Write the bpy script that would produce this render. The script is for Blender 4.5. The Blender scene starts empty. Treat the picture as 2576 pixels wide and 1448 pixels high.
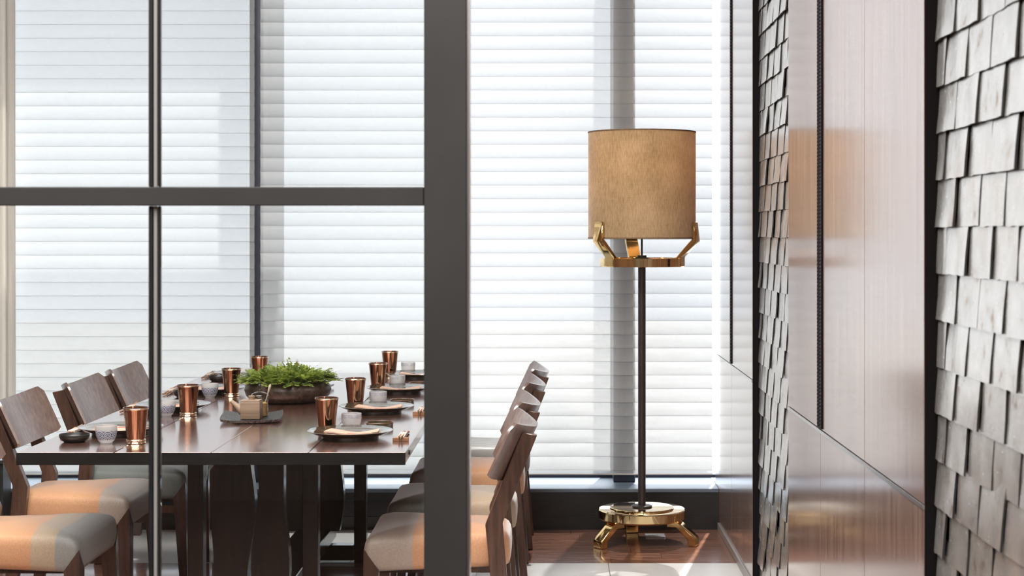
import bpy, bmesh, math, random
from mathutils import Vector, Matrix
PI = math.pi
random.seed(7)
S = bpy.context.scene
COL = S.collection

# ------------------------------------------------------------------ camera, world, sun, lights, exposure
cam_d = bpy.data.cameras.new('camera')
cam = bpy.data.objects.new('camera', cam_d); COL.objects.link(cam)
cam.location = (0, 0, 1.38); cam.rotation_euler = (PI/2, 0, 0)
cam_d.sensor_width = 36; cam_d.lens = 58.7
cam_d.shift_x = -0.03766; cam_d.shift_y = -0.05396
cam_d.clip_start = 0.05
cam_d.dof.use_dof = True; cam_d.dof.focus_distance = 6.0; cam_d.dof.aperture_fstop = 8.0
S.camera = cam

w = bpy.data.worlds.new('world'); S.world = w; w.use_nodes = True
bg = w.node_tree.nodes['Background']
bg.inputs[0].default_value = (0.91, 0.95, 1.0, 1); bg.inputs[1].default_value = 2.4

sun_d = bpy.data.lights.new('sun', 'SUN'); sun = bpy.data.objects.new('sun', sun_d); COL.objects.link(sun)
sun_d.energy = 8.8; sun_d.angle = math.radians(.55); sun_d.color = (1.0, 0.94, 0.86)
el = math.radians(64)
sdir = Vector((-0.20*math.cos(el), -0.98*math.cos(el), -math.sin(el)))
sun.rotation_euler = sdir.to_track_quat('-Z', 'Y').to_euler(); sun.location = (2, 14, 12)

def area(name, loc, rot, sx, sy, power, color=(1, .96, .91)):
    d = bpy.data.lights.new(name, 'AREA'); d.shape = 'RECTANGLE'; d.size = sx; d.size_y = sy
    d.energy = power; d.color = color
    o = bpy.data.objects.new(name, d); COL.objects.link(o); o.location = loc; o.rotation_euler = rot
    return o
area('overhead_fill_light', (-1.4, -0.2, 3.44), (0, 0, 0), 4.0, 4.4, 270)  # unseen area light added as fill for camera-facing surfaces
area('overhead_fill_light', (-1.4, 4.4, 3.44), (0, 0, 0), 2.6, 2.0, 135)  # second unseen fill, added to brighten seat tops

S.view_settings.view_transform = 'Standard'; S.view_settings.look = 'None'
S.view_settings.exposure = 0.66; S.view_settings.gamma = 1.0; S.view_settings.use_curve_mapping = False
S.cycles.max_bounces = 10; S.cycles.transparent_max_bounces = 24; S.cycles.transmission_bounces = 8
S.cycles.caustics_reflective = False; S.cycles.caustics_refractive = False

# ------------------------------------------------------------------ material helpers
def newmat(name):
    m = bpy.data.materials.new(name); m.use_nodes = True
    nt = m.node_tree; nt.nodes.clear()
    out = nt.nodes.new('ShaderNodeOutputMaterial')
    return m, nt, out
def nd(nt, typ, **kw):
    n = nt.nodes.new(typ)
    for k, v in kw.items():
        if k in n.inputs: n.inputs[k].default_value = v
        else: setattr(n, k, v)
    return n
def c4(c): return (c[0], c[1], c[2], 1)
def coords(nt, scale=(1, 1, 1), rnd=True):
    tc = nd(nt, 'ShaderNodeTexCoord'); mp = nd(nt, 'ShaderNodeMapping')
    nt.links.new(tc.outputs['Object'], mp.inputs['Vector'])
    mp.inputs['Scale'].default_value = scale
    if rnd:
        oi = nd(nt, 'ShaderNodeObjectInfo')
        mu = nd(nt, 'ShaderNodeMath', operation='MULTIPLY'); mu.inputs[1].default_value = 37.0
        nt.links.new(oi.outputs['Random'], mu.inputs[0]); nt.links.new(mu.outputs[0], mp.inputs['Location'])
    return mp.outputs['Vector']
def ramp(nt, fac, stops, interp='LINEAR'):
    r = nd(nt, 'ShaderNodeValToRGB'); cr = r.color_ramp; cr.interpolation = interp
    while len(cr.elements) < len(stops): cr.elements.new(0.5)
    for e, (p, c) in zip(cr.elements, stops): e.position = p; e.color = c4(c)
    nt.links.new(fac, r.inputs[0]); return r.outputs[0]
def noise(nt, vec, scale, detail=3, rough=.55):
    n = nd(nt, 'ShaderNodeTexNoise'); n.inputs['Scale'].default_value = scale
    n.inputs['Detail'].default_value = detail; n.inputs['Roughness'].default_value = rough
    nt.links.new(vec, n.inputs['Vector']); return n.outputs['Fac']
def pbr(name, color, rough=.5, metal=0.0, ior=1.5, stretch=(1, 1, 1), nscale=0, var=.25, c2=None, bump=0, bscale=None, coat=0,
        rvar=0, spec=.5, coat_rough=.1, sheen=0, coat_ior=1.5):
    m, nt, out = newmat(name)
    b = nd(nt, 'ShaderNodeBsdfPrincipled')
    b.inputs['Roughness'].default_value = rough; b.inputs['Metallic'].default_value = metal
    b.inputs['IOR'].default_value = ior; b.inputs['Coat Weight'].default_value = coat
    b.inputs['Coat Roughness'].default_value = coat_rough; b.inputs['Coat IOR'].default_value = coat_ior
    b.inputs['Base Color'].default_value = c4(color)
    if sheen: b.inputs['Sheen Weight'].default_value = sheen
    if nscale:
        v = coords(nt, stretch)
        f = noise(nt, v, nscale, 4)
        lo = tuple(x*(1-var) for x in color); hi = c2 if c2 else tuple(min(1, x*(1+var)) for x in color)
        nt.links.new(ramp(nt, f, [(.3, lo), (.7, hi)]), b.inputs['Base Color'])
        if rvar:
            mr = nd(nt, 'ShaderNodeMapRange'); mr.inputs['To Min'].default_value = rough-rvar; mr.inputs['To Max'].default_value = rough+rvar
            nt.links.new(f, mr.inputs['Value']); nt.links.new(mr.outputs[0], b.inputs['Roughness'])
        if bump:
            bp = nd(nt, 'ShaderNodeBump'); bp.inputs['Strength'].default_value = bump; bp.inputs['Distance'].default_value = .002
            f2 = noise(nt, v, bscale or nscale*3, 3)
            nt.links.new(f2, bp.inputs['Height']); nt.links.new(bp.outputs[0], b.inputs['Normal'])
    nt.links.new(b.outputs[0], out.inputs[0])
    return m
def glass_pane(name, tint=(.97, .98, .98), refl=1.0, rough=0.0, f0=None):
    m, nt, out = newmat(name)
    t = nd(nt, 'ShaderNodeBsdfTransparent'); t.inputs[0].default_value = c4(tint)
    g = nd(nt, 'ShaderNodeBsdfGlossy'); g.inputs['Roughness'].default_value = rough
    lw = nd(nt, 'ShaderNodeLayerWeight')
    pw_ = nd(nt, 'ShaderNodeMath', operation='POWER'); pw_.inputs[1].default_value = 5.0
    nt.links.new(lw.outputs['Facing'], pw_.inputs[0])
    mul = nd(nt, 'ShaderNodeMath', operation='MULTIPLY_ADD'); mul.inputs[1].default_value = .9*refl; mul.inputs[2].default_value = .03*refl
    nt.links.new(pw_.outputs[0], mul.inputs[0])
    mx = nd(nt, 'ShaderNodeMixShader'); nt.links.new(mul.outputs[0], mx.inputs[0])
    nt.links.new(t.outputs[0], mx.inputs[1]); nt.links.new(g.outputs[0], mx.inputs[2])
    nt.links.new(mx.outputs[0], out.inputs[0]); return m
def cloth_translucent(name, col, trans, refl, open_fac, mottle=.12, nscale=30, stretch=(1, 1, 1)):
    m, nt, out = newmat(name)
    v = coords(nt, stretch)
    f = noise(nt, v, nscale, 4)
    lo = tuple(x*(1-mottle) for x in trans); hi = tuple(min(1, x*(1+mottle)) for x in trans)
    tr = nd(nt, 'ShaderNodeBsdfTranslucent'); nt.links.new(ramp(nt, f, [(.3, lo), (.7, hi)]), tr.inputs[0])
    df = nd(nt, 'ShaderNodeBsdfDiffuse'); df.inputs[0].default_value = c4(refl)
    ad = nd(nt, 'ShaderNodeAddShader')
    nt.links.new(tr.outputs[0], ad.inputs[0]); nt.links.new(df.outputs[0], ad.inputs[1])
    tp = nd(nt, 'ShaderNodeBsdfTransparent'); mx = nd(nt, 'ShaderNodeMixShader'); mx.inputs[0].default_value = open_fac
    nt.links.new(ad.outputs[0], mx.inputs[1]); nt.links.new(tp.outputs[0], mx.inputs[2])
    nt.links.new(mx.outputs[0], out.inputs[0]); return m

# ------------------------------------------------------------------ mesh helpers
def finish(bm, angle=35, smooth=True):
    bmesh.ops.recalc_face_normals(bm, faces=bm.faces)
    a = math.radians(angle)
    for f in bm.faces: f.smooth = smooth
    for e in bm.edges:
        if len(e.link_faces) == 2 and e.calc_face_angle(0) > a: e.smooth = False
def mesh(name, bm, m, angle=35):
    finish(bm, angle)
    me = bpy.data.meshes.new(name); bm.to_mesh(me); bm.free()
    for x in (m if isinstance(m, (list, tuple)) else [m]): me.materials.append(x)
    return me
def obj(name, me, parent=None, loc=None, rot=None, bmmat=None):
    o = bpy.data.objects.new(name, me); COL.objects.link(o)
    if parent: o.parent = parent
    if loc: o.location = loc
    if rot: o.rotation_euler = rot
    return o
def part(name, bm, m, parent=None, loc=None, rot=None, angle=35):
    return obj(name, mesh(name, bm, m, angle), parent, loc, rot)
def thing(name, label, cat, loc=(0, 0, 0), rz=0, group=None):
    o = obj(name, None, None, loc, (0, 0, rz)); tag(o, label, cat, group); o.empty_display_size = .1; return o
def tag(o, label, cat, group=None):
    o['label'] = label; o['category'] = cat
    if group: o['group'] = group
    return o
def struct(o): o['kind'] = 'structure'; return o
def copy_tree(o, parent=None, mats=None):
    c = o.copy(); COL.objects.link(c)
    if parent: c.parent = parent
    for ch in [x for x in list(bpy.data.objects) if x.parent == o]: copy_tree(ch, c)
    return c
def box(x0, x1, y0, y1, z0, z1, bev=0, bm=None, seg=1):
    b2 = bmesh.new()
    bmesh.ops.create_cube(b2, size=1)
    for v in b2.verts:
        v.co = Vector(((x0+x1)/2+v.co.x*(x1-x0), (y0+y1)/2+v.co.y*(y1-y0), (z0+z1)/2+v.co.z*(z1-z0)))
    if bev: bmesh.ops.bevel(b2, geom=list(b2.edges), offset=bev, segments=seg, affect='EDGES', profile=.5)
    if bm is None: return b2
    tmp = bpy.data.meshes.new('t'); b2.to_mesh(tmp); b2.free(); bm.from_mesh(tmp); bpy.data.meshes.remove(tmp); return bm
def lathe(prof, seg=40, bm=None, axis_close=True):
    bm = bm or bmesh.new(); rings = []
    for r, z in prof:
        if r < 1e-6: rings.append([bm.verts.new((0, 0, z))])
        else: rings.append([bm.verts.new((r*math.cos(2*PI*i/seg), r*math.sin(2*PI*i/seg), z)) for i in range(seg)])
    for a, b in zip(rings, rings[1:]):
        for i in range(seg):
            j = (i+1) % seg
            if len(a) == 1 and len(b) == 1: continue
            if len(a) == 1: bm.faces.new((a[0], b[i], b[j]))
            elif len(b) == 1: bm.faces.new((a[i], a[j], b[0]))
            else: bm.faces.new((a[i], a[j], b[j], b[i]))
    return bm
def prism(poly, t0, t1, axis='y', bm=None, bev=0):
    """polygon in the plane normal to axis, extruded t0..t1"""
    b = bmesh.new()
    def P(p, t):
        return {'y': (p[0], t, p[1]), 'x': (t, p[0], p[1]), 'z': (p[0], p[1], t)}[axis]
    A = [b.verts.new(P(p, t0)) for p in poly]; B = [b.verts.new(P(p, t1)) for p in poly]
    n = len(poly)
    b.faces.new(A); b.faces.new(B[::-1])
    for i in range(n): b.faces.new((A[i], B[i], B[(i+1) % n], A[(i+1) % n]))
    bmesh.ops.recalc_face_normals(b, faces=b.faces)
    if bev: bmesh.ops.bevel(b, geom=list(b.edges), offset=bev, segments=1, affect='EDGES')
    if bm is None: return b
    tmp = bpy.data.meshes.new('t'); b.to_mesh(tmp); b.free(); bm.from_mesh(tmp); bpy.data.meshes.remove(tmp); return bm
def tube(pts, r, seg=10, bm=None, radii=None, caps=True):
    bm = bm or bmesh.new(); rings = []
    P = [Vector(p) for p in pts]
    for k, p in enumerate(P):
        d = (P[min(k+1, len(P)-1)]-P[max(k-1, 0)]).normalized()
        u = d.cross(Vector((0, 0, 1)));
        if u.length < .05: u = d.cross(Vector((0, 1, 0)))
        u.normalize(); v = d.cross(u); rr = radii[k] if radii else r
        rings.append([bm.verts.new(p+u*rr*math.cos(2*PI*i/seg)+v*rr*math.sin(2*PI*i/seg)) for i in range(seg)])
    for a, b in zip(rings, rings[1:]):
        for i in range(seg): bm.faces.new((a[i], a[(i+1) % seg], b[(i+1) % seg], b[i]))
    if caps: bm.faces.new(rings[0][::-1]); bm.faces.new(rings[-1])
    return bm
def slab_grid(nu, nv, front, back, bm=None):
    """closed sheet between two position functions of (i/nu, j/nv)"""
    bm = bm or bmesh.new()
    F = [[bm.verts.new(front(i/nu, j/nv)) for j in range(nv+1)] for i in range(nu+1)]
    B = [[bm.verts.new(back(i/nu, j/nv)) for j in range(nv+1)] for i in range(nu+1)]
    for i in range(nu):
        for j in range(nv):
            bm.faces.new((F[i][j], F[i+1][j], F[i+1][j+1], F[i][j+1]))
            bm.faces.new((B[i][j], B[i][j+1], B[i+1][j+1], B[i+1][j]))
    for i in range(nu):
        bm.faces.new((F[i][0], B[i][0], B[i+1][0], F[i+1][0])); bm.faces.new((F[i][nv], F[i+1][nv], B[i+1][nv], B[i][nv]))
    for j in range(nv):
        bm.faces.new((F[0][j], F[0][j+1], B[0][j+1], B[0][j])); bm.faces.new((F[nu][j], B[nu][j], B[nu][j+1], F[nu][j+1]))
    return bm

# ------------------------------------------------------------------ materials
M = {}
M['black_metal'] = pbr('black_metal', (.022, .021, .021), .38, 0, 1.5, nscale=8, var=.2)
M['frame_metal'] = pbr('frame_metal', (.042, .042, .042), .42, .3, nscale=4, var=.15)
M['steel'] = pbr('steel', (.72, .72, .72), .25, 1.0, nscale=20, var=.08)
M['pale_strip'] = pbr('pale_strip', (.30, .30, .295), .5, .2, nscale=10, var=.03)
M['bar_black'] = pbr('bar_black', (.010, .010, .010), .5, 0, 1.35, nscale=8, var=.2)
M['window_metal'] = pbr('window_metal', (.03, .035, .055), .35, .2, nscale=6, var=.15)
M['sill'] = pbr('sill', (.14, .175, .22), .4, .1, nscale=4, var=.06)
M['matte_black'] = pbr('matte_black', (.012, .010, .011), .9, 0, 1.15, nscale=10, var=.1)
M['base_steel'] = pbr('base_steel', (.40, .37, .35), .4, .5, nscale=6, var=.1)
M['low_wall'] = pbr('low_wall', (.016, .016, .017), .3, 0, nscale=5, var=.3)
M['room_wood'] = pbr('room_wood', (.13, .075, .05), .45, stretch=(14, 14, .5), nscale=3, var=.3)
M['plaster'] = pbr('plaster', (.36, .34, .32), .8, nscale=6, var=.05)
M['plaster_dark'] = pbr('plaster_dark', (.10, .085, .075), .7, nscale=4, var=.15)
M['pavement'] = pbr('pavement', (.46, .46, .45), .85, nscale=3, var=.12)
M['concrete'] = pbr('concrete', (.5, .5, .5), .8, nscale=5, var=.1)
M['stone_tile'] = pbr('stone_tile', (.76, .75, .73), .3, nscale=9, var=.04, rvar=.03)
M['floor_wood'] = pbr('floor_wood', (.30, .12, .072), .2, stretch=(1.2, 22, 22), nscale=5, var=.7, c2=(.44, .21, .14), coat=.6, coat_rough=.08, bump=.15)
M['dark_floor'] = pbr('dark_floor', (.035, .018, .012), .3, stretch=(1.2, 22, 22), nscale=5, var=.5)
M['grout'] = pbr('grout', (.12, .11, .10), .8, nscale=20, var=.1)
M['wall_wood'] = pbr('wall_wood', (.235, .128, .10), .24, stretch=(14, 14, .5), nscale=3.2, var=.35, c2=(.36, .235, .19), ior=1.8, coat=1.0, coat_rough=.13, rvar=.02, coat_ior=1.9)
M['table_wood'] = pbr('table_wood', (.30, .125, .085), .24, .7, stretch=(18, 1.0, 18), nscale=4, var=.45, c2=(.40, .19, .14), ior=1.8, rvar=.03, coat=1.0, coat_rough=.13, coat_ior=1.6)
M['dark_wood'] = pbr('dark_wood', (.012, .0065, .005), .28, ior=1.4, coat=.7, coat_rough=.14, stretch=(14, 14, 1.2), nscale=4, var=.4, c2=(.022, .012, .009))
M['edge_wood'] = pbr('edge_wood', (.010, .0095, .0095), .7, ior=1.3, stretch=(2, 1, 14), nscale=6, var=.4)
M['chair_wood'] = pbr('chair_wood', (.075, .035, .023), .36, stretch=(10, 10, 1), nscale=7, var=.35, c2=(.115, .058, .04), ior=1.5, coat=.6, coat_rough=.18)
M['back_wood'] = pbr('back_wood', (.17, .105, .088), .34, stretch=(10, 10, .8), nscale=7, var=.3, c2=(.23, .15, .13), ior=1.55, coat=1.0, coat_rough=.25, coat_ior=1.8)
M['blind'] = cloth_translucent('blind', 0, (.122, .122, .120), (.27, .27, .265), .15, mottle=.05, nscale=55)
M['sheer'] = cloth_translucent('sheer', 0, (.30, .285, .265), (.45, .43, .40), .05, mottle=.22, nscale=14, stretch=(30, 1, .25))
M['glass'] = glass_pane('clear_glass')
M['window_glass'] = glass_pane('window_glass', (.96, .98, 1.0))
M['gold'] = pbr('gold', (.86, .60, .27), .10, 1.0, nscale=6, var=.06, bump=.08, bscale=30)
M['gold_smooth'] = pbr('gold_smooth', (.88, .66, .36), .06, 1.0, nscale=3, var=.04)
M['lamp_pole'] = pbr('lamp_pole', (.055, .045, .043), .35, .4, nscale=10, var=.1)
M['copper'] = pbr('copper', (.37, .20, .125), .09, 1.0, nscale=3, var=.08)
M['brass_band'] = pbr('brass_band', (.86, .72, .52), .13, 1.0, nscale=5, var=.06)
M['ceramic_black'] = pbr('ceramic_black', (.018, .017, .017), .3, nscale=40, var=.5, bump=.2)
M['ceramic_brown'] = pbr('ceramic_brown', (.075, .058, .035), .16, nscale=30, var=.5, bump=.05, coat=1.0, coat_rough=.08, coat_ior=1.7)
M['planter'] = pbr('planter', (.06, .034, .026), .36, .15, nscale=45, var=.6, c2=(.13, .08, .062), bump=.8, bscale=60)
M['soil'] = pbr('soil', (.02, .015, .01), .9, nscale=40, var=.4)
M['stem'] = pbr('stem', (.10, .09, .04), .7, nscale=20, var=.3)
M['napkin'] = pbr('napkin', (.62, .40, .30), .85, nscale=90, var=.06, bump=.2, sheen=.2)
M['red_print'] = pbr('red_print', (.55, .06, .04), .7, nscale=200, var=.2)
M['bamboo'] = pbr('bamboo', (.27, .18, .12), .5, stretch=(.6, .6, 60), nscale=2.4, var=.18, c2=(.36, .25, .17), bump=.35, bscale=3)
M['chopstick'] = pbr('chopstick', (.34, .17, .09), .45, stretch=(10, .5, 10), nscale=8, var=.25)
M['rest_wood'] = pbr('rest_wood', (.34, .16, .08), .5, stretch=(1, 8, 8), nscale=9, var=.3)
M['sleeve'] = pbr('sleeve', (.66, .55, .48), .8, nscale=40, var=.06)
M['bulb'] = pbr('bulb', (.9, .88, .8), .4, nscale=10, var=.02)
M['plug'] = pbr('plug', (.008, .008, .008), .5, nscale=10, var=.1)
M['socket'] = pbr('socket', (.72, .72, .73), .3, .6, nscale=15, var=.05)
M['sugar'] = pbr('sugar', (.62, .36, .10), .4, nscale=80, var=.25)
M['spoon'] = pbr('spoon', (.50, .40, .30), .5, nscale=12, var=.15)
M['cord'] = pbr('cord', (.02, .02, .02), .6, nscale=10, var=.1)

def shade_cloth():
    m, nt, out = newmat('shade_linen')
    v = coords(nt, (95, 95, 13)); f = noise(nt, v, 2.6, 5, .7)
    v2 = coords(nt, (8, 8, 90)); f2 = noise(nt, v2, 3, 3)
    v3 = coords(nt, (1, 1, 1)); f3 = noise(nt, v3, 7, 4)
    ad = nd(nt, 'ShaderNodeMath', operation='MULTIPLY_ADD'); ad.inputs[1].default_value = .18
    nt.links.new(f2, ad.inputs[0]); nt.links.new(f, ad.inputs[2])
    ad2 = nd(nt, 'ShaderNodeMath', operation='MULTIPLY_ADD'); ad2.inputs[1].default_value = .5
    nt.links.new(f3, ad2.inputs[0]); nt.links.new(ad.outputs[0], ad2.inputs[2])
    col = ramp(nt, ad2.outputs[0], [(.50, (.38, .27, .14)), (.82, (.64, .48, .29)), (1.05, (.76, .60, .40))])
    df = nd(nt, 'ShaderNodeBsdfDiffuse'); nt.links.new(col, df.inputs[0])
    tr = nd(nt, 'ShaderNodeBsdfTranslucent'); nt.links.new(col, tr.inputs[0])
    sh = nd(nt, 'ShaderNodeBsdfSheen'); sh.inputs['Color'].default_value = (.55, .55, .55, 1); sh.inputs['Roughness'].default_value = .4
    mx = nd(nt, 'ShaderNodeMixShader'); mx.inputs[0].default_value = .45
    nt.links.new(df.outputs[0], mx.inputs[1]); nt.links.new(tr.outputs[0], mx.inputs[2])
    a2 = nd(nt, 'ShaderNodeAddShader'); nt.links.new(mx.outputs[0], a2.inputs[0]); nt.links.new(sh.outputs[0], a2.inputs[1])
    nt.links.new(a2.outputs[0], out.inputs[0]); return m
M['shade'] = shade_cloth()

def shingle_mat():
    m, nt, out = newmat('shingle_metal')
    b = nd(nt, 'ShaderNodeBsdfPrincipled')
    v = coords(nt, (1, 1, 1)); f = noise(nt, v, 16, 5, .65)
    v2 = coords(nt, (1, 1, .8)); f2 = noise(nt, v2, 75, 3, .6)
    nt.links.new(ramp(nt, f, [(.30, (.42, .30, .22)), (.40, (.74, .72, .69)), (.7, (.90, .89, .87))]), b.inputs['Base Color'])
    b.inputs['Metallic'].default_value = .85
    mr = nd(nt, 'ShaderNodeMapRange'); mr.inputs['To Min'].default_value = .16; mr.inputs['To Max'].default_value = .32
    nt.links.new(f2, mr.inputs['Value']); nt.links.new(mr.outputs[0], b.inputs['Roughness'])
    bp = nd(nt, 'ShaderNodeBump'); bp.inputs['Strength'].default_value = .22; bp.inputs['Distance'].default_value = .003
    mx = nd(nt, 'ShaderNodeMath', operation='MULTIPLY_ADD'); mx.inputs[1].default_value = .35
    nt.links.new(f2, mx.inputs[0]); nt.links.new(f, mx.inputs[2])
    nt.links.new(mx.outputs[0], bp.inputs['Height']); nt.links.new(bp.outputs[0], b.inputs['Normal'])
    nt.links.new(b.outputs[0], out.inputs[0]); return m
M['shingle'] = shingle_mat()
M['shingle_edge'] = pbr('shingle_edge', (.03, .027, .025), .6, .3, nscale=40, var=.3)

def tray_mat():
    m, nt, out = newmat('tray_glaze')
    b = nd(nt, 'ShaderNodeBsdfPrincipled'); v = coords(nt, (1, 1, 1))
    vo = nd(nt, 'ShaderNodeTexVoronoi'); vo.inputs['Scale'].default_value = 170; nt.links.new(v, vo.inputs['Vector'])
    nt.links.new(ramp(nt, vo.outputs['Distance'], [(.1, (.05, .045, .045)), (.6, (.016, .015, .016))]), b.inputs['Base Color'])
    b.inputs['Roughness'].default_value = .17
    bp = nd(nt, 'ShaderNodeBump'); bp.inputs['Strength'].default_value = .8; bp.inputs['Distance'].default_value = .002
    nt.links.new(vo.outputs['Distance'], bp.inputs['Height']); nt.links.new(bp.outputs[0], b.inputs['Normal'])
    nt.links.new(b.outputs[0], out.inputs[0]); return m
M['tray'] = tray_mat()

def leaf_mat():
    m, nt, out = newmat('fern_green')
    v = coords(nt, (1, 1, 1)); f = noise(nt, v, 38, 3, .7)
    col = ramp(nt, f, [(.32, (.07, .13, .028)), (.5, (.27, .37, .055)), (.68, (.60, .66, .14))])
    df = nd(nt, 'ShaderNodeBsdfPrincipled'); df.inputs['Roughness'].default_value = .5; nt.links.new(col, df.inputs['Base Color'])
    tr = nd(nt, 'ShaderNodeBsdfTranslucent'); nt.links.new(col, tr.inputs[0])
    mx = nd(nt, 'ShaderNodeMixShader'); mx.inputs[0].default_value = .4
    nt.links.new(df.outputs[0], mx.inputs[1]); nt.links.new(tr.outputs[0], mx.inputs[2]); nt.links.new(mx.outputs[0], out.inputs[0]); return m
M['leaf'] = leaf_mat()

def cup_glass(name, z0, z1, blue, amount, cells):
    """frosted glass cup with a printed band of overlapping blue wave rings"""
    m, nt, out = newmat(name)
    tc = nd(nt, 'ShaderNodeTexCoord'); sp = nd(nt, 'ShaderNodeSeparateXYZ'); nt.links.new(tc.outputs['Object'], sp.inputs[0])
    def mth(op, a, b=None, c=None):
        n = nd(nt, 'ShaderNodeMath', operation=op)
        for k, x in enumerate((a, b, c)):
            if x is None: continue
            if isinstance(x, (int, float)): n.inputs[k].default_value = x
            else: nt.links.new(x, n.inputs[k])
        return n.outputs[0]
    ang = mth('ARCTAN2', sp.outputs[1], sp.outputs[0])
    u = mth('MULTIPLY', ang, cells/(2*PI)); vv = mth('DIVIDE', sp.outputs[2], .0135)
    row = mth('FLOOR', vv); u2 = mth('MULTIPLY_ADD', mth('MODULO', row, 2.0), .5, u)
    du = mth('SUBTRACT', mth('FRACT', mth('ADD', u2, 50.0)), .5); dv = mth('SUBTRACT', mth('FRACT', vv), .0)
    r = mth('SQRT', mth('ADD', mth('MULTIPLY', du, du), mth('MULTIPLY', mth('MULTIPLY', dv, dv), .35)))
    ring = mth('GREATER_THAN', mth('SINE', mth('MULTIPLY', r, 30.0)), .5)
    band = mth('MULTIPLY', mth('GREATER_THAN', sp.outputs[2], z0), mth('LESS_THAN', sp.outputs[2], z1))
    n1 = noise(nt, tc.outputs['Object'], 70, 2)
    msk = mth('MULTIPLY', mth('MULTIPLY', ring, band), mth('GREATER_THAN', n1, .5-amount*.3))
    msk = mth('MULTIPLY', msk, min(1, amount+.25))
    tp = nd(nt, 'ShaderNodeBsdfTransparent'); tp.inputs[0].default_value = (.95, .95, .95, 1)
    tl = nd(nt, 'ShaderNodeBsdfTranslucent'); tl.inputs[0].default_value = (.62, .61, .605, 1)
    dfw = nd(nt, 'ShaderNodeBsdfDiffuse'); dfw.inputs[0].default_value = (.38, .37, .37, 1)
    adw = nd(nt, 'ShaderNodeAddShader'); nt.links.new(tl.outputs[0], adw.inputs[0]); nt.links.new(dfw.outputs[0], adw.inputs[1])
    gl = nd(nt, 'ShaderNodeBsdfGlossy'); gl.inputs['Roughness'].default_value = .12
    m1 = nd(nt, 'ShaderNodeMixShader'); m1.inputs[0].default_value = .62
    nt.links.new(tp.outputs[0], m1.inputs[1]); nt.links.new(adw.outputs[0], m1.inputs[2])
    lw = nd(nt, 'ShaderNodeLayerWeight')
    pw_ = nd(nt, 'ShaderNodeMath', operation='POWER'); pw_.inputs[1].default_value = 5.0
    nt.links.new(lw.outputs['Facing'], pw_.inputs[0])
    fr = nd(nt, 'ShaderNodeMath', operation='MULTIPLY_ADD'); fr.inputs[1].default_value = .85; fr.inputs[2].default_value = .04
    nt.links.new(pw_.outputs[0], fr.inputs[0])
    m2 = nd(nt, 'ShaderNodeMixShader'); nt.links.new(fr.outputs[0], m2.inputs[0])
    nt.links.new(m1.outputs[0], m2.inputs[1]); nt.links.new(gl.outputs[0], m2.inputs[2])
    bl = nd(nt, 'ShaderNodeBsdfDiffuse'); bl.inputs[0].default_value = c4(blue)
    m3 = nd(nt, 'ShaderNodeMixShader'); nt.links.new(msk, m3.inputs[0])
    nt.links.new(m2.outputs[0], m3.inputs[1]); nt.links.new(bl.outputs[0], m3.inputs[2])
    nt.links.new(m3.outputs[0], out.inputs[0]); return m
M['cup_wave'] = cup_glass('cup_blue_waves', .0135, .0405, (.02, .05, .19), .8, 8)
M['cup_rim'] = cup_glass('cup_blue_rim', .040, .053, (.10, .10, .32), .25, 11)
M['thin_glass'] = cup_glass('jar_glass', 9, 10, (.5, .5, .5), 0, 6)

M['jar_glass'] = glass_pane('jar_glass', (.90, .91, .91), 1.6, .05)

def seat_fabric(name, stops):
    """woven upholstery joined from bands along the seat: stops = [(local x, colour), ...] rear to front"""
    m, nt, out = newmat(name)
    b = nd(nt, 'ShaderNodeBsdfPrincipled'); b.inputs['Roughness'].default_value = .45; b.inputs['IOR'].default_value = 1.6; b.inputs['Sheen Weight'].default_value = 1.0; b.inputs['Sheen Roughness'].default_value = .35
    tc = nd(nt, 'ShaderNodeTexCoord'); sp = nd(nt, 'ShaderNodeSeparateXYZ'); nt.links.new(tc.outputs['Object'], sp.inputs[0])
    mr = nd(nt, 'ShaderNodeMapRange'); mr.inputs['From Min'].default_value = -.3; mr.inputs['From Max'].default_value = .3
    nt.links.new(sp.outputs[0], mr.inputs['Value'])
    col = ramp(nt, mr.outputs[0], [((x+.3)/.6, c) for x, c in stops], 'CONSTANT')
    f = noise(nt, coords(nt, (1, 1, 1)), 260, 2)
    mxc = nd(nt, 'ShaderNodeMix', data_type='RGBA', blend_type='MULTIPLY'); mxc.inputs['Factor'].default_value = .5
    nt.links.new(col, mxc.inputs['A']); nt.links.new(ramp(nt, f, [(.3, (.6, .6, .6)), (.7, (1, 1, 1))]), mxc.inputs['B'])
    nt.links.new(mxc.outputs['Result'], b.inputs['Base Color'])
    bp = nd(nt, 'ShaderNodeBump'); bp.inputs['Strength'].default_value = .25; bp.inputs['Distance'].default_value = .001
    nt.links.new(f, bp.inputs['Height']); nt.links.new(bp.outputs[0], b.inputs['Normal'])
    nt.links.new(b.outputs[0], out.inputs[0]); return m

# ------------------------------------------------------------------ the setting
CH = 3.5                       # ceiling height
XW = .783                      # face of the right wall
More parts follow.
